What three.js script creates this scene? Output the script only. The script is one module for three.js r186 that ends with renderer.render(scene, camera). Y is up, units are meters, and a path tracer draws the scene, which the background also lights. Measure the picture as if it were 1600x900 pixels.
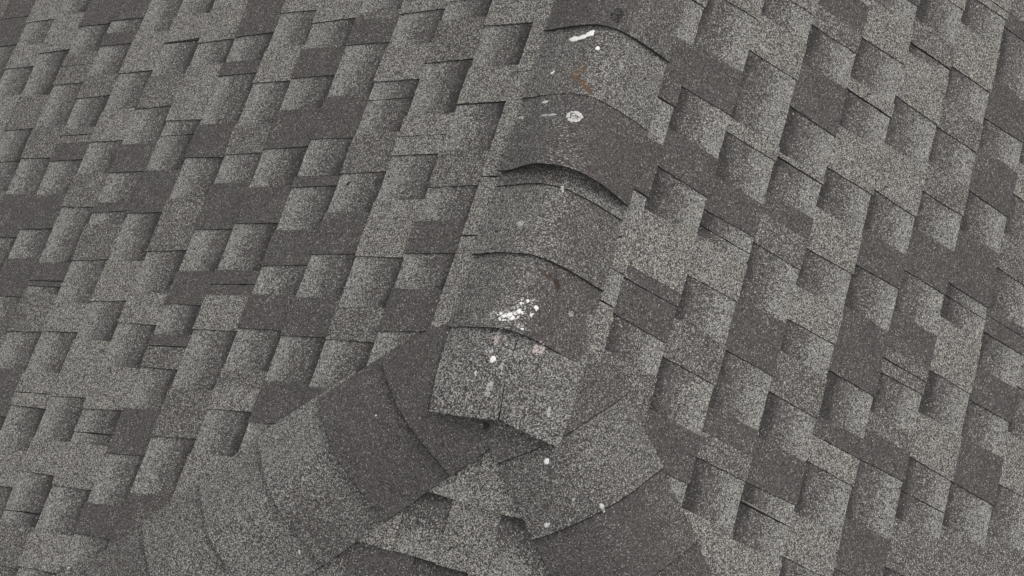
import * as THREE from 'three';
import { ImprovedNoise } from 'three/addons/math/ImprovedNoise.js';
import { mergeGeometries } from 'three/addons/utils/BufferGeometryUtils.js';

// ---------------------------------------------------------------- camera, sky, sun, exposure
const scene = new THREE.Scene();
const APEX = 5.6;                                   // height of the ridge line above the ground, metres
const EYE = new THREE.Vector3(0.35736, 3.15261 + APEX, 0.98675);
const camera = new THREE.PerspectiveCamera(18.545, 16 / 9, 0.05, 400);
{
  const right = new THREE.Vector3(0.958179, -0.006155, -0.286102), up = new THREE.Vector3(-0.263034, 0.374851, -0.888988), back = new THREE.Vector3(0.112717, 0.927064, 0.357556);
  camera.position.copy(EYE);
  camera.quaternion.setFromRotationMatrix(new THREE.Matrix4().makeBasis(right, up, back));
  camera.updateMatrixWorld(true);
}
const renderer = new THREE.WebGLRenderer({ antialias: true });
renderer.toneMapping = THREE.LinearToneMapping;
renderer.toneMappingExposure = 1.07;
renderer.shadowMap.enabled = true;
const SUN = new THREE.Vector3(0.5, 1, -0.58).normalize();
{
  // overcast: a grey cloud deck, brighter towards the zenith and round the veiled sun
  const W = 256, H = 128, data = new Float32Array(W * H * 4), d = new THREE.Vector3();
  const noise = new ImprovedNoise();
  for (let j = 0; j < H; j++) for (let i = 0; i < W; i++) {
    const el = ((j + 0.5) / H - 0.5) * Math.PI, az = ((i + 0.5) / W - 0.5) * 2 * Math.PI;
    d.set(Math.cos(el) * Math.cos(az), Math.sin(el), Math.cos(el) * Math.sin(az));
    const cloud = 1 + 0.10 * noise.noise(d.x * 2.3, d.y * 3.1, d.z * 2.3) + 0.05 * noise.noise(d.x * 6, d.y * 7, d.z * 6);
    const veil = 0.5 * Math.pow(Math.max(0, d.dot(SUN)), 8);
    const l = (0.42 + 0.58 * Math.max(0, d.y) + veil) * cloud * (d.y < 0 ? 0.5 : 1) * 1.25;
    data.set([l * 0.985, l * 0.985, l * 0.985, 1], (j * W + i) * 4);
  }
  const sky = new THREE.DataTexture(data, W, H, THREE.RGBAFormat, THREE.FloatType);
  sky.mapping = THREE.EquirectangularReflectionMapping;
  sky.minFilter = sky.magFilter = THREE.LinearFilter;
  sky.needsUpdate = true;
  scene.background = sky;
  scene.environment = sky;
}
const sun = new THREE.DirectionalLight(0xfff8f1, 1.2);
sun.position.copy(SUN).multiplyScalar(20).add(new THREE.Vector3(0, APEX, 0));
sun.target.position.set(0, APEX, 0);
sun.castShadow = true;
sun.shadow.radius = 30;
Object.assign(sun.shadow.camera, { left: -5, right: 5, top: 5, bottom: -5, near: 1, far: 60 });
sun.shadow.mapSize.set(2048, 2048);
scene.add(sun, sun.target);

// ---------------------------------------------------------------- helpers
function rng(seed) { let a = seed >>> 0; return () => { a = (a + 0x6D2B79F5) | 0; let t = Math.imul(a ^ (a >>> 15), 1 | a); t = (t + Math.imul(t ^ (t >>> 7), 61 | t)) ^ t; return ((t ^ (t >>> 14)) >>> 0) / 4294967296; }; }
const perlin = new ImprovedNoise();
const clamp = (x, a, b) => Math.min(b, Math.max(a, x));
const smooth = (a, b, x) => { const t = clamp((x - a) / (b - a), 0, 1); return t * t * (3 - 2 * t); };
const counts = {};
function numbered(name) { const n = counts[name] = (counts[name] ?? -1) + 1; return n ? `${name}_${String(n).padStart(3, '0')}` : name; }
function part(name, geometry, material, parent, label) {
  const m = new THREE.Mesh(geometry, material);
  m.name = name; m.castShadow = m.receiveShadow = true;
  if (label) m.userData.label = label;
  parent.add(m);
  return m;
}

// ---------------------------------------------------------------- mineral granules: every granule is one speck of stone
const MM = 0.0007;                                  // metres per texel
const STONES = [                                    // linear base colours of the crushed stone
  [0.023, 0.021, 0.021], [0.0625, 0.0552, 0.0538], [0.120, 0.114, 0.110], [0.29, 0.283, 0.264], [0.40, 0.382, 0.336], [0.212, 0.217, 0.214], [0.175, 0.115, 0.09]];
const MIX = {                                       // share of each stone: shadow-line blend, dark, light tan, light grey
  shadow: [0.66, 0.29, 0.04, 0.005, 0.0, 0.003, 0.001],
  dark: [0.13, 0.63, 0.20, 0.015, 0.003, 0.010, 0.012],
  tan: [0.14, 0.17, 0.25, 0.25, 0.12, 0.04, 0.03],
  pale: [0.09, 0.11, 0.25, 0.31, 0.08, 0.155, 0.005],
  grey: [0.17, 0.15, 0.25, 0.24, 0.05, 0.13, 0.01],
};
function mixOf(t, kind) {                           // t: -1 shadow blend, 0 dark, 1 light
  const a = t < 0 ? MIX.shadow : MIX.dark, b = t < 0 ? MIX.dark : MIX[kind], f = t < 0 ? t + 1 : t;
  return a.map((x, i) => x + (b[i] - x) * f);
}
function granuleTexture(w, h, seed, kind, toneAt, cell = 2.65) {
  const r = rng(seed), nx = Math.round(w / cell), ny = Math.round(h / cell), cx = w / nx, cy = h / ny;
  const sx = new Float32Array(nx * ny), sy = new Float32Array(nx * ny), col = new Float32Array(nx * ny * 3);
  const table = [];
  for (let i = 0; i <= 40; i++) { let s = 0; table.push(mixOf(clamp(-1 + i / 20, -1, 1), kind).map((x) => (s += x))); }
  for (let j = 0; j < ny; j++) for (let i = 0; i < nx; i++) {
    const k = j * nx + i;
    sx[k] = (i + 0.12 + 0.76 * r()) * cx; sy[k] = (j + 0.12 + 0.76 * r()) * cy;
    const t = clamp(toneAt(sx[k], sy[k], r), -1, 1), cum = table[Math.round((t + 1) * 20)], pick = r() * cum[6];
    let s = 0; while (s < 6 && pick > cum[s]) s++;
    const g = 0.72 + 0.56 * r(), c = STONES[s];
    col[k * 3] = c[0] * g; col[k * 3 + 1] = c[1] * g * (0.98 + 0.04 * r()); col[k * 3 + 2] = c[2] * g * (0.96 + 0.08 * r());
  }
  const data = new Uint8Array(w * h * 4), enc = (x) => Math.round(255 * (x <= 0.0031308 ? x * 12.92 : 1.055 * Math.pow(x, 1 / 2.4) - 0.055));
  for (let y = 0; y < h; y++) for (let x = 0; x < w; x++) {
    const gi = Math.floor((x + 0.5) / cx), gj = Math.floor((y + 0.5) / cy);
    let d1 = 1e9, d2 = 1e9, best = 0;
    for (let b = -1; b <= 1; b++) for (let a = -1; a <= 1; a++) {
      const ii = (gi + a + nx) % nx, jj = (gj + b + ny) % ny, k = jj * nx + ii;
      let dx = sx[k] - x - 0.5, dy = sy[k] - y - 0.5;
      if (dx > w / 2) dx -= w; else if (dx < -w / 2) dx += w;
      if (dy > h / 2) dy -= h; else if (dy < -h / 2) dy += h;
      const q = dx * dx + dy * dy;
      if (q < d1) { d2 = d1; d1 = q; best = k; } else if (q < d2) d2 = q;
    }
    const f = Math.sqrt(d2) - Math.sqrt(d1) < 0.42 ? 0.55 : 1, o = (y * w + x) * 4;   // bitumen shows between the stones
    data[o] = enc(col[best * 3] * f); data[o + 1] = enc(col[best * 3 + 1] * f); data[o + 2] = enc(col[best * 3 + 2] * f); data[o + 3] = 255;
  }
  const t = new THREE.DataTexture(data, w, h, THREE.RGBAFormat);
  t.colorSpace = THREE.SRGBColorSpace; t.wrapS = t.wrapT = THREE.RepeatWrapping;
  t.magFilter = THREE.LinearFilter; t.minFilter = THREE.LinearMipmapLinearFilter; t.generateMipmaps = true; t.needsUpdate = true;
  return t;
}
const granuleMaterial = (map) => new THREE.MeshStandardMaterial({ map, roughness: 0.96, metalness: 0, side: THREE.DoubleSide });
const SIDE = 1024, TILE = SIDE * MM;
const EDGE = new THREE.MeshStandardMaterial({ color: new THREE.Color().setRGB(0.016, 0.015, 0.014), roughness: 0.9, side: THREE.DoubleSide });
const patchy = (x, y, s, seed) => perlin.noise(x * s + seed, y * s - seed * 1.7, seed * 0.37) + 0.5 * perlin.noise(x * s * 2.7 - seed, y * s * 2.7, seed);
const TONES = {};
for (const [key, t, kind] of [['D', 0.03, 'tan'], ['M', 0.5, 'tan'], ['L', 0.95, 'tan']]) {
  TONES[key] = [0, 1].map((n) => granuleMaterial(granuleTexture(SIDE, SIDE, 100 + n * 17 + key.charCodeAt(0), kind, (x, y) => t + 0.16 * patchy(x, y, 0.011, n * 5 + t * 9))));
}
const COURSE = 0.143, STRIP = Math.round(COURSE / MM);
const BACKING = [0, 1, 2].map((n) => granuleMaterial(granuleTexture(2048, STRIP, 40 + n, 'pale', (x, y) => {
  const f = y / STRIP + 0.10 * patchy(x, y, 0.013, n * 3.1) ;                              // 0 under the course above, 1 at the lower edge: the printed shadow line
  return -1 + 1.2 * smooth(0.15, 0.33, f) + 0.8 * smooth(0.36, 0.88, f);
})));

// ---------------------------------------------------------------- the roof planes
const PITCH = THREE.MathUtils.degToRad(36.55875), COS = Math.cos(PITCH), SIN = Math.sin(PITCH), TAN = SIN / COS;
const END = 0.14;                                   // the ridge ends at z = -END, where the two hips begin
const V3 = (x, y, z) => new THREE.Vector3(x, y, z);
const PLANES = {                                    // u runs along the eave, v down the slope
  left: { o: V3(0, 0, 0), u: V3(0, 0, 1), v: V3(-COS, -SIN, 0), n: V3(-SIN, COS, 0) },
  right: { o: V3(0, 0, 0), u: V3(0, 0, 1), v: V3(COS, -SIN, 0), n: V3(SIN, COS, 0) },
  end: { o: V3(0, 0, -END), u: V3(1, 0, 0), v: V3(0, -SIN, COS), n: V3(0, COS, SIN) },
};
const onPlane = (p, u, v, h) => p.o.clone().addScaledVector(p.u, u).addScaledVector(p.v, v).addScaledVector(p.n, h);
const MARGIN = 0.034;
// half planes a*u + b*v + c >= 0 that bound each slope
const HYP = Math.hypot(1, 1 / COS), HU = (1 / COS) / HYP, HV = 1 / HYP;
const BOUNDS = {
  left: [[0, 1, -MARGIN], [-HU, HV, -END * HU - MARGIN]],
  right: [[0, 1, -MARGIN], [-HU, HV, -END * HU - MARGIN]],
  end: [[-HU, HV, -MARGIN], [HU, HV, -MARGIN]],
};
function clip(poly, bounds) {
  for (const [a, b, c] of bounds) {
    const out = [];
    for (let i = 0; i < poly.length; i++) {
      const p = poly[i], q = poly[(i + 1) % poly.length], fp = a * p[0] + b * p[1] + c, fq = a * q[0] + b * q[1] + c;
      if (fp >= 0) out.push(p);
      if ((fp >= 0) !== (fq >= 0)) { const t = fp / (fp - fq); out.push([p[0] + (q[0] - p[0]) * t, p[1] + (q[1] - p[1]) * t]); }
    }
    poly = out;
    if (poly.length < 3) return [];
  }
  return poly;
}
const area = (p) => p.reduce((s, a, i) => { const b = p[(i + 1) % p.length]; return s + a[0] * b[1] - b[0] * a[1]; }, 0) / 2;
function ragged(poly, r, step = 0.014, amount = 0.0007) {          // torn, granule-rough outline
  const out = [];
  poly.forEach((p, i) => {
    const q = poly[(i + 1) % poly.length], l = Math.hypot(q[0] - p[0], q[1] - p[1]), n = Math.max(1, Math.round(l / step));
    for (let k = 0; k < n; k++) { const t = k / n; out.push([p[0] + (q[0] - p[0]) * t + (r() - 0.5) * 2 * amount, p[1] + (q[1] - p[1]) * t + (r() - 0.5) * 2 * amount]); }
  });
  return out;
}
// a slab on a plane: outline in (u, v), heights of its top and its underside, uv of its top
function slab(plane, poly, top, under, uvOf) {
  if (area(poly) < 0) poly = poly.slice().reverse();
  const tri = THREE.ShapeUtils.triangulateShape(poly.map((p) => new THREE.Vector2(p[0], p[1])), []);
  const pos = [], uv = [], nrm = [], flip = plane.u.clone().cross(plane.v).dot(plane.n) < 0;
  const put = (u, v, h, n) => { const p = onPlane(plane, u, v, h); pos.push(p.x, p.y, p.z); nrm.push(n.x, n.y, n.z); uv.push(...uvOf(u, v)); };
  for (const t of tri) for (const i of flip ? [t[0], t[2], t[1]] : t) put(poly[i][0], poly[i][1], top(...poly[i]), plane.n);
  const split = pos.length / 3, n = V3();
  poly.forEach((p, i) => {
    const q = poly[(i + 1) % poly.length], l = Math.hypot(q[0] - p[0], q[1] - p[1]) || 1;
    n.set(0, 0, 0).addScaledVector(plane.u, (q[1] - p[1]) / l).addScaledVector(plane.v, -(q[0] - p[0]) / l);
    const A = [p[0], p[1], top(...p)], B = [q[0], q[1], top(...q)], C = [q[0], q[1], under(...q)], D = [p[0], p[1], under(...p)];
    for (const c of flip ? [A, B, C, A, C, D] : [A, C, B, A, D, C]) put(...c, n);
  });
  const g = new THREE.BufferGeometry();
  g.setAttribute('position', new THREE.Float32BufferAttribute(pos, 3));
  g.setAttribute('normal', new THREE.Float32BufferAttribute(nrm, 3));
  g.setAttribute('uv', new THREE.Float32BufferAttribute(uv, 2));
  g.addGroup(0, split, 0); g.addGroup(split, pos.length / 3 - split, 1);
  return g;
}

const house = new THREE.Group();
house.name = 'house';
house.position.set(0, APEX, 0);
house.userData = { label: 'house roof of grey-brown asphalt shingles with ridge caps and two capped hips', category: 'house' };
scene.add(house);

// ---------------------------------------------------------------- how the courses are laid: per course the notches between the tabs [from, to] along the course, and the blend of the tabs at places along it (D dark, M middle, L light)
const LEFT = {
  0: [[], 'L-0.8 L-0.33'],
  1: [[[-0.873, -0.766], [-0.671, -0.56], [-0.475, -0.391], [-0.315, -0.232], [-0.141, -0.041]], 'L-0.9 L-0.72 M-0.52 D-0.35 D-0.19'],
  2: [[[-0.96, -0.908], [-0.799, -0.661], [-0.559, -0.449], [-0.309, -0.194], [-0.114, -0.01]], 'M-0.86 L-0.64 L-0.58 L-0.41 M-0.15'],
  3: [[[-0.949, -0.857], [-0.76, -0.625], [-0.525, -0.421], [-0.323, -0.215], [-0.125, -0.017], [0.075, 0.153]], 'L-0.81 M-0.56 D-0.39 D-0.16 D-0.02 D0.02'],
  4: [[[-0.875, -0.738], [-0.62, -0.524], [-0.498, -0.385], [-0.3, -0.226], [-0.139, -0.045], [0.051, 0.152]], 'M-0.97 D-0.92 D-0.7 D-0.51 D-0.35 D-0.19 M-0.03 L0.02 L0.17'],
  5: [[[-0.962, -0.882], [-0.801, -0.71], [-0.61, -0.507], [-0.408, -0.287], [-0.138, 0.005], [0.117, 0.251]], 'D-0.84 D-0.68 D-0.47 D-0.26 L-0.19 M0.03 D0.27'],
  6: [[[-1.003, -0.9], [-0.8, -0.679], [-0.603, -0.521], [-0.399, -0.29], [-0.202, -0.128], [-0.04, 0.06], [0.164, 0.283], [0.361, 0.434]], 'L-1.02 L-0.87 M-0.65 D-0.46 D-0.27 D-0.23 D-0.12 M-0.07 D0.1 D0.14 D0.31'],
  7: [[[-0.957, -0.878], [-0.839, -0.7], [-0.599, -0.49], [-0.348, -0.234], [-0.152, -0.042], [0.061, 0.151], [0.256, 0.361]], 'D-0.99 D-0.86 D-0.66 D-0.62 M-0.46 M-0.38 L-0.2 L-0.02 L0.22 L0.39'],
  8: [[[-0.957, -0.882], [-0.717, -0.572], [-0.457, -0.322], [-0.217, -0.11], [0.034, 0.148], [0.231, 0.353], [0.454, 0.506]], 'L-1.02 L-0.81 L-0.75 D-0.53 D-0.51 L-0.29 L-0.01 L0.2 M0.39'],
  9: [[[-0.974, -0.868], [-0.771, -0.662], [-0.58, -0.493], [-0.467, -0.43], [-0.331, -0.211], [-0.132, -0.024], [0.069, 0.178], [0.267, 0.346]], 'M-0.83 D-0.64 D-0.48 M-0.39 L-0.17 L0.01 L0.21'],
  10: [[[-1.155, -1.019], [-0.892, -0.777], [-0.68, -0.584], [-0.483, -0.326], [-0.256, -0.237], [-0.133, -0.028]], 'L-0.93 L-0.73 M-0.53 D-0.3 M-0.19 D0.03'],
  11: [[[-1.074, -1.036], [-0.993, -0.9], [-0.83, -0.732], [-0.633, -0.529], [-0.428, -0.341], [-0.23, -0.124]], 'D-1.11 M-0.86 M-0.71 D-0.66 D-0.49 D-0.27'],
  12: [[[-1.076, -0.988], [-0.884, -0.748], [-0.647, -0.536], [-0.406, -0.266]], 'D-1.12 M-0.95 D-0.49'],
  13: [[[-1.008, -0.86], [-0.752, -0.553]], 'L-1.06 M-0.84'],
  14: [[[-1.128, -1.045], [-0.967, -0.872]], 'L-1.17 L-1.03'],
  15: [[[-1.059, -0.94]], 'D-1.19 D-1.09'],
};
const RIGHT = {
  1: [[[-0.752, -0.66], [-0.538, -0.47]], 'L-1.06 D-0.85 D-0.58 L-0.44 M-0.3'],
  2: [[[-1.057, -0.92], [-0.813, -0.711], [-0.62, -0.518], [-0.281, -0.203]], 'D-0.9 D-0.86 D-0.68 L-0.46 D-0.32 M-0.16'],
  3: [[[-1.159, -1.084], [-0.987, -0.817], [-0.782, -0.678], [-0.592, -0.532], [-0.439, -0.339], [-0.252, -0.137], [-0.029, 0.023]], 'L-1.05 D-0.67 D-0.62 L-0.5 M-0.3 D-0.12 D-0.08'],
  4: [[[-1.141, -1.042], [-0.928, -0.812], [-0.796, -0.708], [-0.589, -0.454], [-0.336, -0.205], [-0.095, 0.017]], 'D-1.22 M-1.17 D-0.98 L-0.8 D-0.69 M-0.63 D-0.43 D-0.4 D-0.18 M-0.12 L0.04'],
  5: [[[-1.36, -1.298], [-1.194, -1.086], [-1.052, -0.959], [-0.848, -0.748], [-0.645, -0.554], [-0.472, -0.4], [-0.304, -0.2], [-0.097, 0.026]], 'L-1.24 L-1.07 L-0.93 L-0.7 L-0.52 M-0.36 D-0.15 D-0.14'],
  6: [[[-1.432, -1.334], [-1.265, -1.241], [-1.117, -0.99], [-0.871, -0.764], [-0.678, -0.574], [-0.418, -0.31], [-0.207, -0.089], [0.009, 0.117]], 'M-1.32 L-1.2 L-0.95 D-0.74 D-0.54 D-0.48 D-0.3 L-0.25 L-0.04'],
  7: [[[-1.489, -1.406], [-1.283, -1.192], [-1.115, -1.021], [-0.941, -0.844], [-0.736, -0.632], [-0.479, -0.386], [-0.27, -0.137], [-0.021, 0.052]], 'L-1.38 M-1.16 M-1.01 D-0.82 D-0.59 M-0.5 M-0.36 D-0.32 D-0.1'],
  8: [[[-1.479, -1.326], [-1.217, -1.139], [-1.019, -0.912], [-0.774, -0.685], [-0.551, -0.443], [-0.338, -0.191], [-0.078, 0.001]], 'M-1.56 D-1.49 D-1.28 D-1.09 D-0.89 L-0.62 L-0.42 L-0.39 M-0.14'],
  9: [[[-1.084, -0.974], [-0.884, -0.776], [-0.713, -0.624], [-0.539, -0.446], [-0.335, -0.23]], 'M-0.96 M-0.92 D-0.75 D-0.6 D-0.41 M-0.2'],
  10: [[[-0.638, -0.521], [-0.39, -0.269]], 'L-0.46 M-0.25'],
  11: [[[-0.259, -0.158]], ''],
};
const BELOW = {
  1: [[[-0.1, 0.003]], 'L0.05 M-0.15'],
  2: [[[-0.123, -0.034], [0.066, 0.15]], 'L-0.18 L0.01 M0.2'],
  3: [[[-0.35, -0.208], [-0.082, 0.03], [0.16, 0.27]], 'L-0.4 D-0.15 L0.1'],
};
// ends of single shingles (course: place along the course)
const BUTTS = {
  left: { 0: [-0.743, -0.489, -0.352], 1: [-0.676], 3: [-0.714], 4: [-0.524], 6: [-0.097], 7: [-0.878], 8: [0.323], 13: [-0.648], 15: [-1.156] },
  right: { 1: [-1.006, -0.757, -0.541, -0.289], 2: [-0.36], 3: [-0.556], 4: [-0.8], 5: [-0.053], 6: [-0.266], 7: [-0.514], 8: [-0.74, -0.255] },
  end: { 2: [-0.7], 3: [-0.5] },
};
const inFrame = (p) => { const q = p.clone().add(house.position).project(camera); return Math.abs(q.x) < 1.06 && Math.abs(q.y) < 1.08; };
const strayTop = { D: [], M: [], L: [] }, strayBack = [];
const UMIN = -2.9, VMAX = 3.1;
function lay(side, table, buttAt, shift, courses, seed) {
  const plane = PLANES[side], bounds = BOUNDS[side];
  for (let k = courses[0]; k <= courses[1]; k++) {
    const r = rng(seed * 1000 + k * 31 + 7), v1 = buttAt(k) + (shift[k] ?? 0), v0 = buttAt(k - 1) + (shift[k - 1] ?? 0);
    const uMin = side === 'end' ? -v1 * COS : UMIN, uMax = side === 'end' ? v1 * COS : v1 * COS - END;
    if (uMax <= uMin) continue;
    // notches: the listed ones, carried on in the same rhythm beyond them
    const listed = table[k] ?? [[], ''], notches = listed[0].map((n) => n.slice());
    const rhythm = () => [0.085 + 0.05 * r(), 0.075 + 0.11 * r()];
    let from = notches.length ? notches[0][0] : (side === 'end' ? 0.05 : -0.9), to = notches.length ? notches[notches.length - 1][1] : from;
    if (!(side !== 'end' && k <= 1 && !notches.length)) {
      for (let u = from; u > uMin;) { const [n, t] = rhythm(); u -= t; notches.unshift([u - n, u]); u -= n; }
      for (let u = to; u < uMax;) { const [n, t] = rhythm(); u += t; notches.push([u, u + n]); u += n; }
    }
    const marks = [...listed[1].matchAll(/([DML])(-?[\d.]+)/g)].map((m) => [m[1], Number(m[2])]);
    // ends of shingles
    const ends = (BUTTS[side][k] ?? [-0.2 - r()]).slice().sort((a, b) => a - b);
    while (ends[0] > uMin) ends.unshift(ends[0] - 1.0);
    while (ends[ends.length - 1] < uMax) ends.push(ends[ends.length - 1] + 1.0);
    const tabs = [];
    let at = uMin;
    for (const [a, b] of [...notches, [uMax, uMax]]) { if (a > at) tabs.push([at, Math.min(a, uMax)]); at = Math.max(at, b); }
    for (let s = 0; s + 1 < ends.length; s++) {
      const a = Math.max(ends[s] + 0.0012, uMin), b = Math.min(ends[s + 1] - 0.0012, uMax);
      if (b - a < 0.004) continue;
      const lean = (r() - 0.5) * 0.0016, base = (u, v) => 0.003 + 0.007 * (v - v0) / (v1 - v0) + lean * clamp((u - a) / (b - a), 0, 1);
      const wobble = (r() - 0.5) * 0.003;
      const poly = clip([[a, v0 - 0.028], [b, v0 - 0.028], [b, v1 + wobble - 0.0015], [a, v1 + wobble - 0.0015]], bounds);
      if (poly.length < 3 || Math.abs(area(poly)) < 2e-5) continue;
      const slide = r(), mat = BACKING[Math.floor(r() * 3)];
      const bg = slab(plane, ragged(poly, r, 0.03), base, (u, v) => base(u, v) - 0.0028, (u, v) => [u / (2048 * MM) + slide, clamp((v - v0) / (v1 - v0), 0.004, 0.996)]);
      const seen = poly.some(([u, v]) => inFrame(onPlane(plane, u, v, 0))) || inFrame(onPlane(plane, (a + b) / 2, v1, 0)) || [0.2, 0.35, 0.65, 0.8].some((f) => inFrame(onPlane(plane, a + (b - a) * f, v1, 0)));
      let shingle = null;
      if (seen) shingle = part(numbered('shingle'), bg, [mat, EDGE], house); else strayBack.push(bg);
      for (const [ta, tb] of tabs) {
        let p = Math.max(ta, a), q = Math.min(tb, b);
        if (q - p < 0.005) continue;
        const mine = marks.filter((m) => m[1] > ta - 0.02 && m[1] < tb + 0.02);
        const cuts = [[p, mine.length ? mine[0][0] : 'DMMLL'[Math.floor(r() * 5)]]];
        for (let i = 1; i < mine.length; i++) if (mine[i][0] !== mine[i - 1][0]) { const c = (mine[i][1] + mine[i - 1][1]) / 2; if (c > p + 0.012 && c < q - 0.012) cuts.push([c, mine[i][0]]); else if (c <= p + 0.012) cuts[cuts.length - 1][1] = mine[i][0]; }
        const skew = (r() - 0.5) * 0.010, skew2 = (r() - 0.5) * 0.010, curl = (r() - 0.5) * 0.0014, thick = 0.0027 + 0.0008 * r(), low = v1 + wobble + (r() - 0.5) * 0.002;
        cuts.forEach(([c, tone], i) => {
          const e = i + 1 < cuts.length ? cuts[i + 1][0] : q, first = i === 0 && p === ta, last = i + 1 === cuts.length && q === tb;
          const out = clip([[c, v0 - 0.02], [e, v0 - 0.02], [e + (last ? skew2 : 0), low], [c + (first ? skew : 0), low]], bounds);
          if (out.length < 3 || Math.abs(area(out)) < 2e-5) return;
          const top = (u, v) => base(u, v) + thick + curl * clamp((u - c) / (e - c) - 0.5, -0.5, 0.5);
          const du = r() * 7, dv = r() * 7;
          const g = slab(plane, ragged(out, r), top, (u, v) => base(u, v) + 0.0002, (u, v) => [u / TILE + du, v / TILE + dv]);
          const mid = onPlane(plane, (c + e) / 2, (v0 + v1) / 2, 0);
          if (shingle && inFrame(mid)) part('tab', g, [TONES[tone][Math.floor(r() * 2)], EDGE], shingle); else strayTop[tone].push(g);
        });
      }
    }
  }
}
const L0 = 0.20223728, R0 = 0.06186258;
lay('left', LEFT, (k) => L0 + COURSE * k, { 5: 0.006, 6: -0.003, 3: -0.002, 1: 0.001, 8: -0.003 }, [0, 20], 1);
lay('right', RIGHT, (k) => R0 + COURSE * k, { 1: -0.001, 2: -0.001, 3: 0.002 }, [1, 21], 2);
lay('end', BELOW, (k) => 0.357 + 0.141 * (k - 1), {}, [0, 18], 3);
function flat(list) { const g = mergeGeometries(list.map((x) => { const c = x.clone(); c.clearGroups(); return c; })); return g; }
for (const [tone, list] of Object.entries(strayTop)) if (list.length) part('outer_tabs', flat(list), TONES[tone][0], house).userData.kind = 'stuff';
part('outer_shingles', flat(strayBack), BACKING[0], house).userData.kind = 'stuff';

// the pale end of a lifted tab
part('shingle_end', slab(PLANES.right, ragged([[-0.0562, 0.634], [-0.0545, 0.634], [-0.0545, 0.706], [-0.0562, 0.706]], rng(5), 0.01, 0.0005), () => 0.0125, () => 0.009, (u, v) => [u, v]), new THREE.MeshStandardMaterial({ color: new THREE.Color().setRGB(0.19, 0.18, 0.165), roughness: 0.9, side: THREE.DoubleSide }), house, 'pale bare end of a lifted shingle tab');

// the deck under the shingles
{
  const felt = new THREE.MeshStandardMaterial({ color: new THREE.Color().setRGB(0.02, 0.02, 0.02), roughness: 0.95, side: THREE.DoubleSide });
  const decks = [];
  const far = VMAX * COS - END;
  for (const [side, poly] of [['left', [[UMIN, 0], [far, 0], [far, VMAX], [UMIN, VMAX]]], ['right', [[UMIN, 0], [far, 0], [far, VMAX], [UMIN, VMAX]]], ['end', [[-VMAX * COS, 0], [VMAX * COS, 0], [VMAX * COS, VMAX], [-VMAX * COS, VMAX]]]]) {
    decks.push(slab(PLANES[side], clip(poly, BOUNDS[side]), () => -0.002, () => -0.02, (u, v) => [u, v]));
  }
  part('roof_deck', flat(decks), felt, house);
  const stucco = new THREE.MeshStandardMaterial({ color: new THREE.Color().setRGB(0.42, 0.39, 0.34), roughness: 0.95 });
  const half = VMAX * COS - 0.35, low = -VMAX * SIN, hgt = APEX + low - 0.05;
  const wall = new THREE.BoxGeometry(2 * half, hgt, -END + VMAX * COS - 0.35 - UMIN);
  wall.translate(0, low + 0.0 - hgt / 2, (-END + VMAX * COS - 0.35 + UMIN) / 2);
  part('wall', wall, stucco, house);
}

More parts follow.
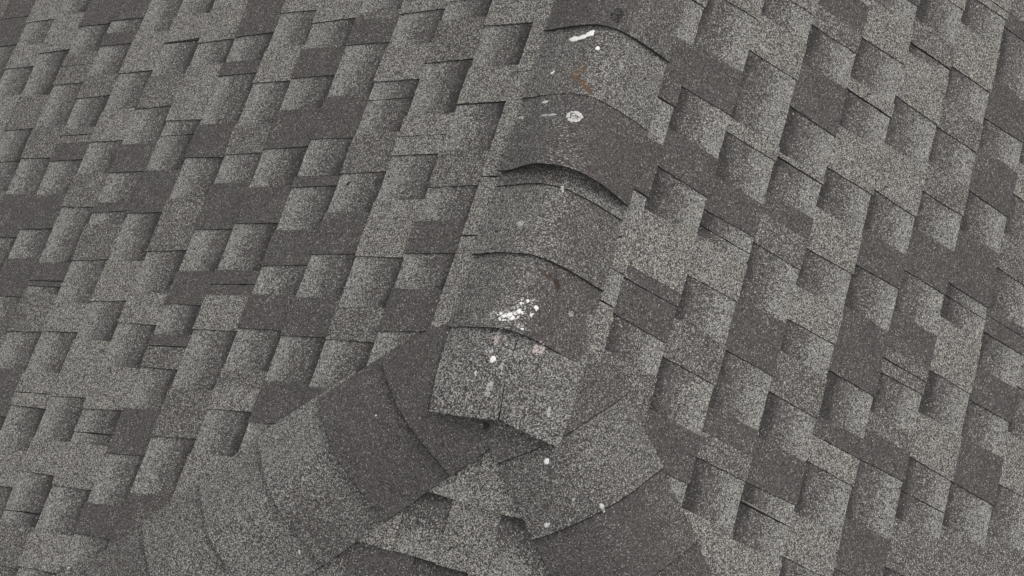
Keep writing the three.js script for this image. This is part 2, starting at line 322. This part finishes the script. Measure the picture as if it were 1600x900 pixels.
// ---------------------------------------------------------------- ridge and hip caps
const ROUND = 0.022, bend = (a) => ROUND * Math.log(1 + Math.exp(clamp(a / ROUND, -40, 40)));
const capTexture = (seed, w, l, tone) => granuleTexture(Math.round(w / MM), Math.round(l / MM), seed, 'grey', tone, 2.4);
function sheet(rows, cols, at, thick, rimX = 0, rimY = 0) {   // the cut edge slopes outwards and shows the black core              // closed sheet over a grid: top, underside, rim
  const pos = [], uv = [], idx = [], top = [], under = [];
  for (let j = 0; j <= rows; j++) for (let i = 0; i <= cols; i++) {
    const { p, n, t } = at(i / cols, j / rows);
    top.push(p); uv.push(t);
    const low = at(i / cols + (i === 0 ? -rimX : i === cols ? rimX : 0), j / rows + (j === rows ? rimY : 0));
    under.push(low.p.addScaledVector(low.n, -thick));
  }
  const P = [], U = [], quad = (a, b, c, d) => { for (const x of [a, b, c, a, c, d]) { P.push(x[0].x, x[0].y, x[0].z); U.push(...x[1]); } };
  const T = (i, j) => { const k = j * (cols + 1) + i; return [top[k], uv[k]]; }, B = (i, j) => { const k = j * (cols + 1) + i; return [under[k], uv[k]]; };
  for (let j = 0; j < rows; j++) for (let i = 0; i < cols; i++) quad(T(i, j), T(i, j + 1), T(i + 1, j + 1), T(i + 1, j));
  const split = P.length / 3;
  for (let j = 0; j < rows; j++) for (let i = 0; i < cols; i++) quad(B(i, j), B(i + 1, j), B(i + 1, j + 1), B(i, j + 1));
  for (let i = 0; i < cols; i++) { quad(T(i, rows), B(i, rows), B(i + 1, rows), T(i + 1, rows)); quad(T(i + 1, 0), B(i + 1, 0), B(i, 0), T(i, 0)); }
  for (let j = 0; j < rows; j++) { quad(T(0, j), B(0, j), B(0, j + 1), T(0, j + 1)); quad(T(cols, j + 1), B(cols, j + 1), B(cols, j), T(cols, j)); }
  const g = new THREE.BufferGeometry();
  g.setAttribute('position', new THREE.Float32BufferAttribute(P, 3));
  g.setAttribute('uv', new THREE.Float32BufferAttribute(U, 2));
  g.computeVertexNormals();
  // smooth normals on the top sheet
  const nn = top.map(() => V3()), a = V3(), b = V3(), c = V3(), id = (i, j) => j * (cols + 1) + i;
  for (let j = 0; j < rows; j++) for (let i = 0; i < cols; i++) {
    a.subVectors(top[id(i, j + 1)], top[id(i, j)]); b.subVectors(top[id(i + 1, j)], top[id(i, j)]); c.crossVectors(a, b).normalize();
    for (const k of [id(i, j), id(i + 1, j), id(i, j + 1), id(i + 1, j + 1)]) nn[k].add(c);
  }
  nn.forEach((n) => n.normalize());
  const N = g.attributes.normal; let q = 0;
  for (let j = 0; j < rows; j++) for (let i = 0; i < cols; i++) for (const k of [id(i, j), id(i, j + 1), id(i + 1, j + 1), id(i, j), id(i + 1, j + 1), id(i + 1, j)]) N.setXYZ(q++, nn[k].x, nn[k].y, nn[k].z);
  g.addGroup(0, split, 0); g.addGroup(split, P.length / 3 - split, 1);
  return g;
}
const HIPDIR = V3(-1, -TAN, 1).normalize();
const LINES = {
  ridge: { o: V3(0, 0, 0), d: V3(0, 0, 1), e1: PLANES.left.v, e2: PLANES.right.v, n1: PLANES.left.n, n2: PLANES.right.n },
  leftHip: { o: V3(0, 0, -END), d: HIPDIR, e1: V3().addScaledVector(PLANES.left.u, -HU).addScaledVector(PLANES.left.v, HV), e2: V3().addScaledVector(PLANES.end.u, HU).addScaledVector(PLANES.end.v, HV), n1: PLANES.left.n, n2: PLANES.end.n },
  rightHip: { o: V3(0, 0, -END), d: HIPDIR.clone().multiply(V3(-1, 1, 1)), e2: V3().addScaledVector(PLANES.right.u, -HU).addScaledVector(PLANES.right.v, HV), e1: V3().addScaledVector(PLANES.end.u, -HU).addScaledVector(PLANES.end.v, HV), n1: PLANES.end.n, n2: PLANES.right.n },
};
function cap(name, line, s0, s1, w1, w2, tone, seed, { butt = line === 'ridge' ? 0.0225 : 0.026, slope = line === 'ridge' ? 0.045 : 0.06, lift = () => 0, skew = 0, label } = {}) {
  if (line === 'ridge') { s0 += 0.012; s1 += 0.012; }
  const L = LINES[line], r = rng(seed * 77 + 5), cols = 44, rows = 14;
  const rough = Array.from({ length: 200 }, () => (r() - 0.5) * 0.0016);
  const g = sheet(rows, cols, (x, y) => {
    const i = Math.round(x * cols), j = Math.round(y * rows);
    let a = -w1 + (w1 + w2) * x, s = s0 + (s1 - s0) * y;
    if (i === 0 || i === cols) a += rough[j + 60];
    if (j === rows || j === 0) s += rough[i] + 0.002 * perlin.noise(x * 4, seed, 0.3);
    s += skew * (x - 0.5) * y;
    const m = a / (a < 0 ? w1 : w2), n = L.n1.clone().lerp(L.n2, smooth(-0.05, 0.05, a)).normalize();
    const h = butt - slope * (s1 - s) - 0.004 * m * m + 0.0012 * perlin.noise(a * 14 + seed, s * 14, seed * 1.3) + lift(a, y);
    const p = L.o.clone().addScaledVector(L.d, s).addScaledVector(L.e1, bend(-a)).addScaledVector(L.e2, bend(a)).addScaledVector(n, h);
    return { p, n, t: [x, y] };
  }, line === 'ridge' ? 0.0042 : 0.006, 0.0018 / (w1 + w2), (line === 'ridge' ? 0.0002 : 0.0036) / (s1 - s0));
  const map = capTexture(900 + seed, w1 + w2, s1 - s0, (x, y) => tone(x * MM / (w1 + w2), y * MM / (s1 - s0)) + 0.17 * patchy(x, y, 0.012, seed));
  return part(numbered(name), g, [granuleMaterial(map), EDGE], house, label);
}
const even = (t) => () => t;
const LAP = 0.255;
// ridge caps, from the far end towards the hips: place of the lower edge, blend across and along the exposed part
const across = (a, b, at, soft = 0.06) => (x) => a + (b - a) * smooth(at - soft, at + soft, x);
for (const [z, tone, opt] of [
  [-2.66, even(0.3)], [-2.5, even(0.6)], [-2.33, even(0.2)], [-2.17, even(0.5)], [-2.0, even(0.1)], [-1.84, even(0.6)], [-1.68, even(0.35)], [-1.51, even(0.1)], [-1.35, even(0.4)], [-1.185, even(0.3)], [-1.02, even(0.2)],
  [-0.85, across(0.0, 0.38, 0.62)], [-0.683, across(0.5, 0.8, 0.5)],
]) cap('ridge_cap', 'ridge', z - LAP, z, 0.158, 0.153, tone, Math.round(-z * 100), opt);
cap('ridge_cap', 'ridge', -0.475 - 0.22, -0.475, 0.150, 0.158, across(0.34, 0.85, 0.5), 48, { butt: 0.0195 });
cap('ridge_cap', 'ridge', -0.505 - 0.26, -0.505, 0.15, 0.155, across(0.22, 0.04, 0.5, 0.2), 53, {
  butt: 0.028, lift: (a, y) => smooth(0.35, 1, y) * (0.002 + 0.020 * Math.pow(Math.max(0, Math.cos(clamp((a - 0.018) / 0.145, -1, 1) * Math.PI / 2)), 1.4)),
  label: 'ridge cap lifted along its lower edge with a dark gap under it' });
cap('ridge_cap', 'ridge', -0.318 - LAP, -0.318, 0.152, 0.160, across(0.72, 0.42, 0.55), 32);
cap('ridge_cap', 'ridge', -0.155 - LAP, -0.155, 0.148, 0.160, across(0.52, 0.16, 0.5), 16, { butt: 0.0235 });
const leftTones = [even(-0.06), across(0.05, -0.1, 0.3), across(0.9, 0.38, 0.5, 0.22), even(0.78), even(0.68), even(0.34), even(0.5), even(0.3), even(0.6), even(0.1), even(0.5), even(0.4), even(0.2), even(0.6), even(0.3), even(0.5), even(0.2), even(0.4)];
const rightTones = [even(0.30), across(0.46, 0.72, 0.55, 0.2), across(0.02, 0.25, 0.75), even(0.05), even(0.4), even(0.6), even(0.2), even(0.5), even(0.3), even(0.6), even(0.1), even(0.5), even(0.4), even(0.2), even(0.6), even(0.3), even(0.5), even(0.2)];
for (let i = 17; i >= 0; i--) {
  const s = 0.273 + 0.1655 * i;
  cap('hip_cap', 'leftHip', i ? s - LAP : 0.03, s, i === 0 ? 0.128 : i === 1 ? 0.147 : 0.165, 0.155, leftTones[i], 200 + i, { skew: i < 4 ? -0.004 : 0, slope: i ? 0.06 : 0.072 });
}
for (let i = 17; i >= 0; i--) {
  const s = 0.222 + 0.166 * i;
  cap('hip_cap', 'rightHip', i ? s - LAP : 0.03, s, 0.135, 0.178, rightTones[i], 300 + i, { butt: i ? 0.026 : 0.0215, slope: i ? 0.06 : 0.065 });
}
// the last ridge cap lies over the start of both hips and is split along its fold
{
  const k = 2 * ROUND * COS;
  const roofY = (x, z) => { const m = Math.max(x, -x, z + END); return -TAN * (m + k * Math.log(Math.exp((x - m) / k) + Math.exp((-x - m) / k) + Math.exp((z + END - m) / k))); };
  const N = (x, z) => { const e = 0.002; return V3(-(roofY(x + e, z) - roofY(x - e, z)) / (2 * e), 1, -(roofY(x, z + e) - roofY(x, z - e)) / (2 * e)).normalize(); };
  const r = rng(4711), rough = Array.from({ length: 200 }, () => (r() - 0.5) * 0.0016);
  const flap = (sideOf) => sheet(22, 22, (x, y) => {
    const i = Math.round(x * 22), j = Math.round(y * 22), left = sideOf < 0;
    const open = smooth(0.72, 1, y), inner = left ? 0.010 + 0.007 * open : 0.0108 + 0.0085 * open, outer = left ? -0.118 + 0.008 * y : 0.137 - 0.005 * y;
    const X = (left ? outer + (inner - outer) * x : inner + (outer - inner) * x) + (i === 0 || i === 22 ? rough[j + (left ? 0 : 40)] : 0);
    const zin = left ? -0.008 : -0.010, zend = left ? 0.010 + (zin - 0.010) * x : zin + (0.010 - zin) * x;
    const Z = -0.25 + (zend + 0.25) * y + (j === 22 ? rough[i + (left ? 80 : 120)] : 0);
    const h = 0.0155 + 0.0215 * y * y + 0.002 * open * (left ? x : 1 - x) + (left ? 0 : 0.004 * x * y) + 0.001 * perlin.noise(X * 16, Z * 16, 4.2), n = N(X, Z);
    return { p: V3(X, roofY(X, Z), Z).addScaledVector(n, h), n, t: [(X + 0.12) / 0.26, (Z + 0.25) / 0.26] };
  }, 0.006, 0.018, 0.004);
  const map = capTexture(1234, 0.26, 0.26, (x, y) => 0.82 + 0.2 * patchy(x, y, 0.012, 3));
  const a = flap(-1), b = flap(1), gm = new THREE.BufferGeometry();
  for (const key of ['position', 'normal', 'uv']) {
    const size = a.attributes[key].itemSize, sa = a.groups[0].count * size, sb = b.groups[0].count * size, A = a.attributes[key].array, B = b.attributes[key].array;
    gm.setAttribute(key, new THREE.Float32BufferAttribute([...A.slice(0, sa), ...B.slice(0, sb), ...A.slice(sa), ...B.slice(sb)], size));
  }
  const top = a.groups[0].count + b.groups[0].count;
  gm.addGroup(0, top, 0); gm.addGroup(top, gm.attributes.position.count - top, 1);
  part(numbered('ridge_cap'), gm, [granuleMaterial(map), EDGE], house, 'last ridge cap, split along its fold where the two hips begin');
}

// ---------------------------------------------------------------- ground round the house
{
  const g = new THREE.CircleGeometry(180, 64); g.rotateX(-Math.PI / 2);
  const m = new THREE.Mesh(g, new THREE.MeshStandardMaterial({ color: new THREE.Color().setRGB(0.05, 0.07, 0.03), roughness: 1 }));
  m.name = 'ground'; m.userData.kind = 'structure'; m.receiveShadow = true;
  scene.add(m);
}
// ---------------------------------------------------------------- bird droppings, stains and specks lying on the roof
scene.updateMatrixWorld(true);
const ray = new THREE.Raycaster(), DOWN = V3(0, -1, 0), targets = [];
house.traverse((o) => { if (o.isMesh && !o.userData.kind && o.name !== 'wall' && o.name !== 'roof_deck') { o.geometry.computeBoundingBox(); targets.push(o); } });
function near(x, z, reach) {
  return targets.filter((o) => { const b = o.geometry.boundingBox; return b.min.x < x + reach && b.max.x > x - reach && b.min.z < z + reach && b.max.z > z - reach; });
}
function surface(x, z, among) {
  ray.set(V3(x, APEX + 1, z), DOWN);
  const h = ray.intersectObjects(among, false)[0];
  return h ? { y: h.point.y, n: h.face.normal.y < 0 ? h.face.normal.clone().negate() : h.face.normal } : { y: APEX - 1, n: V3(0, 1, 0) };
}
// one smear: uneven outline, thin dome that follows what it lies on
function blob(r, x, z, rx, rz, turn, thick, among, fine = true) {
  const rings = fine ? 4 : 2, segs = fine ? 26 : 9, pos = [], idx = [], ph = r() * 99, c0 = surface(x, z, among), tilt = { a: -c0.n.x / c0.n.y, b: -c0.n.z / c0.n.y };
  const at = (i, s) => {
    const t = (s / segs) * Math.PI * 2, q = i / rings, wob = 1 + 0.32 * perlin.noise(Math.cos(t) * 1.3 + ph, Math.sin(t) * 1.3, ph) + 0.16 * perlin.noise(Math.cos(t) * 3.7 + ph, Math.sin(t) * 3.7, ph * 2);
    const lx = Math.cos(t) * rx * q * wob, lz = Math.sin(t) * rz * q * wob, X = x + lx * Math.cos(turn) - lz * Math.sin(turn), Z = z + lx * Math.sin(turn) + lz * Math.cos(turn);
    const y = fine ? surface(X, Z, among).y : c0.y + tilt.a * (X - x) + tilt.b * (Z - z);
    return [X, (Math.abs(y - c0.y) > 0.03 ? c0.y : y) + (i === rings ? -0.0005 : 0.0005 + thick * (1 - q * q) * (0.8 + 0.4 * perlin.noise(X * 300, Z * 300, ph))), Z];
  };
  pos.push(...at(0, 0));
  for (let i = 1; i <= rings; i++) for (let s = 0; s < segs; s++) pos.push(...at(i, s));
  for (let s = 0; s < segs; s++) idx.push(0, 1 + ((s + 1) % segs), 1 + s);
  for (let i = 1; i < rings; i++) for (let s = 0; s < segs; s++) { const a = 1 + (i - 1) * segs + s, b = 1 + (i - 1) * segs + ((s + 1) % segs), c = a + segs, d = b + segs; idx.push(a, b, c, b, d, c); }
  const g = new THREE.BufferGeometry();
  g.setAttribute('position', new THREE.Float32BufferAttribute(pos, 3));
  g.setIndex(idx);
  g.computeVertexNormals();
  return g;
}
const lime = (v, warm = 0.97) => new THREE.MeshStandardMaterial({ color: new THREE.Color().setRGB(v, v * (0.5 + 0.5 * warm), v * warm), roughness: 0.85, side: THREE.DoubleSide });
const WHITE = lime(0.66), CHALK = lime(0.46), PALE = lime(0.34), PINK = new THREE.MeshStandardMaterial({ color: new THREE.Color().setRGB(0.42, 0.365, 0.345), roughness: 0.9, side: THREE.DoubleSide });
const RUST = [[0.115, 0.066, 0.034], [0.075, 0.040, 0.024], [0.15, 0.092, 0.048]].map((c) => new THREE.MeshStandardMaterial({ color: new THREE.Color().setRGB(...c), roughness: 0.95, side: THREE.DoubleSide }));
const UMBER = new THREE.MeshStandardMaterial({ color: new THREE.Color().setRGB(0.028, 0.017, 0.013), roughness: 0.9, side: THREE.DoubleSide });
const SOOT = new THREE.MeshStandardMaterial({ color: new THREE.Color().setRGB(0.012, 0.012, 0.012), roughness: 0.9, side: THREE.DoubleSide });
let mess = 0;
function lying(name, label, category, group, material, x, z, build) {
  const r = rng(7000 + 13 * mess++), geos = build(r, near(x, z, 0.09));
  const m = part(numbered(name), mergeGeometries(geos), material, scene);
  m.userData.label = label; m.userData.category = category;
  if (group) m.userData.group = group;
  return m;
}
const GROUP = 'bird droppings on the ridge and hips';
const dropping = (label, material, x, z, build) => lying('bird_dropping', label, 'bird dropping', GROUP, material, x, z, build);
// grains scattered inside an ellipse: a dropping so thin that the stones show between
const grains = (x, z, rx, rz, n, size, turn = 0, hollow = 0) => (r, among) => Array.from({ length: n }, () => {
  const t = r() * 6.2832, q = hollow + (1 - hollow) * Math.sqrt(r()), lx = Math.cos(t) * rx * q, lz = Math.sin(t) * rz * q;
  return blob(r, x + lx * Math.cos(turn) - lz * Math.sin(turn), z + lx * Math.sin(turn) + lz * Math.cos(turn), size * (0.5 + r()), size * (0.5 + r()), r() * 3, 0.0005, among, false);
});
const solid = (...list) => (r, among) => list.map(([x, z, rx, rz, turn = 0, th = 0.0012]) => blob(r, x, z, rx, rz, turn, th, among));
const both = (...fs) => (r, among) => fs.flatMap((f) => f(r, among));

dropping('largest elongated white bird dropping, near the top of the ridge', WHITE, -0.05, -0.813, solid([-0.064, -0.809, 0.012, 0.0065, 0.05], [-0.050, -0.811, 0.011, 0.0062, -0.25], [-0.036, -0.819, 0.011, 0.0075, -0.75]));
dropping('round white bird dropping just below the elongated one at the top of the ridge', WHITE, -0.01, -0.785, solid([-0.01, -0.785, 0.0052, 0.005]));
dropping('tiny white dropping left of the rust stain on its ridge cap', WHITE, -0.088, -0.726, solid([-0.089, -0.726, 0.0036, 0.0028], [-0.086, -0.729, 0.0022, 0.0026]));
dropping('grainy oval white dropping on the ridge cap below the rust stain', CHALK, -0.012, -0.617, both(grains(-0.012, -0.617, 0.016, 0.0125, 70, 0.0026, 0, 0.62), grains(-0.010, -0.617, 0.012, 0.009, 34, 0.0021)));
dropping('pale streak of dropping left of the grainy oval white one', PALE, -0.066, -0.62, both(solid([-0.058, -0.6195, 0.010, 0.0034, -0.05, 0.0006], [-0.074, -0.620, 0.009, 0.0024, 0, 0.0006]), grains(-0.066, -0.62, 0.018, 0.004, 16, 0.0017)));
dropping('small pale dropping above the pale streak, just below a cap edge', CHALK, -0.082, -0.657, grains(-0.082, -0.655, 0.006, 0.0035, 14, 0.0022));
dropping('faint pale smear at the left edge of a ridge cap, left of the pale streak', PALE, -0.122, -0.622, grains(-0.122, -0.622, 0.008, 0.003, 12, 0.0018));
dropping('small white dropping on the cap edge just below the lifted ridge cap', CHALK, 0.008, -0.463, solid([0.008, -0.462, 0.0034, 0.0048], [0.011, -0.456, 0.0022, 0.003]));
dropping('faint grey dropping on the left flank of the ridge cap below the lifted one', PALE, -0.051, -0.371, grains(-0.051, -0.371, 0.008, 0.005, 18, 0.0020));
{
  const big = dropping('large white splatter of droppings above a ridge cap edge near the hips', WHITE, -0.01, -0.185, both(
    solid([-0.024, -0.169, 0.0060, 0.0042, -0.3], [-0.015, -0.174, 0.0052, 0.0050, 0.4], [-0.007, -0.169, 0.0042, 0.0060, 0.3], [0.001, -0.186, 0.0052, 0.0054], [0.008, -0.184, 0.0030, 0.0028], [0.030, -0.205, 0.0048, 0.0052], [0.011, -0.212, 0.0038, 0.0036], [0.025, -0.187, 0.0028, 0.0032], [0.0, -0.203, 0.003, 0.0034], [0.017, -0.153, 0.0038, 0.0028]),
    grains(-0.018, -0.171, 0.022, 0.010, 34, 0.0022, -0.25), grains(0.012, -0.197, 0.022, 0.020, 16, 0.0018, -0.4)));
  part('thin_film', mergeGeometries(both(grains(-0.020, -0.174, 0.034, 0.015, 70, 0.0019, -0.25), grains(0.012, -0.198, 0.027, 0.024, 46, 0.0017, -0.4), grains(0.015, -0.157, 0.010, 0.006, 12, 0.002))(rng(91), near(-0.01, -0.185, 0.09))), PALE, big);
}
dropping('pinkish white crusty dropping at the upper right of the split ridge cap', PINK, 0.056, -0.133, grains(0.056, -0.133, 0.010, 0.013, 44, 0.0022, 0.5));
dropping('white oval dropping on the left flap of the split cap, brightest there', WHITE, -0.022, -0.086, solid([-0.022, -0.087, 0.006, 0.0072, 0.2]));
dropping('small white dropping at the far left of the split ridge cap', CHALK, -0.048, -0.056, solid([-0.048, -0.057, 0.0026, 0.0044, 0.2], [-0.046, -0.052, 0.002, 0.002]));
dropping('pale vertical streak near the lower edge of the left flap of the split cap', PALE, -0.015, -0.034, grains(-0.0145, -0.034, 0.0058, 0.014, 44, 0.0021, 0.1));
dropping('faint pale streak beside the split of the last ridge cap', PALE, 0.004, -0.072, grains(-0.001, -0.072, 0.005, 0.014, 24, 0.0018, -0.15));
dropping('faint pale patch on the left flap of the split cap, right under the cap edge', PALE, -0.034, -0.102, grains(-0.034, -0.102, 0.007, 0.006, 18, 0.0019));
dropping('tiny white speck near the top of the split in the last ridge cap', CHALK, -0.004, -0.118, solid([-0.004, -0.118, 0.0022, 0.0020]));
dropping('tiny white speck left of the ridge, at the top of the dark left hip cap', CHALK, -0.13, -0.134, solid([-0.130, -0.134, 0.0020, 0.0022]));
dropping('faint pale patch at the lower right corner of the split ridge cap', PALE, 0.107, -0.028, both(grains(0.107, -0.028, 0.005, 0.010, 26, 0.0019, 0.1)));
dropping('bright round white dropping in the middle of the pale right hip cap', WHITE, 0.126, 0.05, solid([0.126, 0.05, 0.0055, 0.0062]));
dropping('white dropping on the lower edge of the pale right hip cap, at the right', CHALK, 0.253, 0.096, solid([0.250, 0.093, 0.0050, 0.0048], [0.256, 0.098, 0.0030, 0.003]));
dropping('white dropping near the lowest corner of the pale right hip cap', CHALK, 0.157, 0.156, solid([0.157, 0.154, 0.0052, 0.0044], [0.161, 0.151, 0.003, 0.003]));
dropping('small thin pale dropping above the lower edge of the pale right hip cap', PALE, 0.195, 0.099, solid([0.195, 0.099, 0.0024, 0.0045, 0.7, 0.0006]));
dropping('tiny white speck at the lower left, beside the lowest left hip caps', CHALK, -0.832, 0.435, solid([-0.832, 0.435, 0.0040, 0.0034]));
dropping('small white speck on the pale left hip cap near the bottom', CHALK, -0.31, 0.315, solid([-0.310, 0.315, 0.0026, 0.0046, -0.4]));
dropping('tiny pale speck in the middle of the dark left hip cap', CHALK, -0.223, 0.048, solid([-0.223, 0.048, 0.0024, 0.0022]));
dropping('faint pale patch on the cap to the right of the large white splatter', PALE, 0.095, -0.228, grains(0.095, -0.228, 0.007, 0.005, 16, 0.0019));
lying('stain', 'small rust pink stain under the large white splatter, on the split cap', 'stain', null, PINK, -0.028, -0.13, grains(-0.026, -0.128, 0.0055, 0.014, 26, 0.0018));
// rust left on the stones along a bent line
{
  const line = (x0, z0, x1, z1, n, wide) => (r, among) => Array.from({ length: n }, () => { const t = r(), w = (r() + r() - 1) * wide; return blob(r, x0 + (x1 - x0) * t + w * 0.6, z0 + (z1 - z0) * t + w, 0.0011 + 0.0012 * r(), 0.0011 + 0.0012 * r(), r() * 3, 0.0004, among, false); });
  const v = lying('rust_stain', 'rust orange stain shaped like an arrowhead on a ridge cap near the top', 'stain', null, RUST[0], -0.02, -0.71, both(line(-0.014, -0.735, -0.045, -0.716, 30, 0.012), line(-0.045, -0.716, 0.006, -0.683, 76, 0.016)));
  part('rust_fleck', mergeGeometries(both(line(-0.02, -0.732, -0.045, -0.716, 40, 0.014), line(-0.04, -0.714, 0.006, -0.680, 56, 0.014))(rng(31), near(-0.02, -0.71, 0.09))), RUST[2], v);
  part('rust_fleck', mergeGeometries(both(line(-0.03, -0.705, 0.010, -0.679, 34, 0.014))(rng(37), near(-0.02, -0.71, 0.09))), RUST[1], v);
}
lying('brown_dropping', 'dark red-brown dropping on the ridge cap above the large white splatter', 'dropping', null, UMBER, 0.05, -0.272, both(solid([0.050, -0.274, 0.0060, 0.0070, 0.5, 0.001], [0.056, -0.266, 0.0040, 0.0075, -0.3, 0.001]), grains(0.046, -0.276, 0.016, 0.009, 30, 0.0014, 0.4)));
lying('stain', 'small reddish stain just left of the dark red-brown dropping', 'stain', null, RUST[1], 0.027, -0.277, grains(0.027, -0.277, 0.010, 0.005, 26, 0.0014, 0.3));
lying('stain', 'blackened patch of granules on the topmost ridge cap in view', 'stain', null, SOOT, 0.009, -0.87, grains(0.010, -0.868, 0.014, 0.018, 90, 0.0019));
lying('crumb', 'black crumb lying on a pale shingle well left of the ridge', 'crumb', null, SOOT, -0.484, -0.498, solid([-0.484, -0.498, 0.0038, 0.0052, 0.3, 0.003], [-0.480, -0.502, 0.0022, 0.002, 0, 0.002]));
lying('crumb', 'black crumb at the left edge of the ridge cap below the lifted one', 'crumb', null, SOOT, -0.096, -0.356, solid([-0.096, -0.356, 0.0045, 0.0018, 0.1, 0.002], [-0.088, -0.356, 0.002, 0.0014, 0, 0.001]));
lying('crumb', 'black crumb at the right edge of the ridge cap below the lifted one', 'crumb', null, SOOT, 0.14, -0.432, solid([0.140, -0.432, 0.0026, 0.0042, 0.2, 0.002]));
lying('crumb', 'black blob for the dark notch under the lower edge of the split ridge cap', 'crumb', null, SOOT, -0.006, 0.016, solid([-0.004, 0.020, 0.006, 0.008, 0.4, 0.0025]));  // dark notch below the split cap, put in as a black blob
renderer.render(scene, camera);
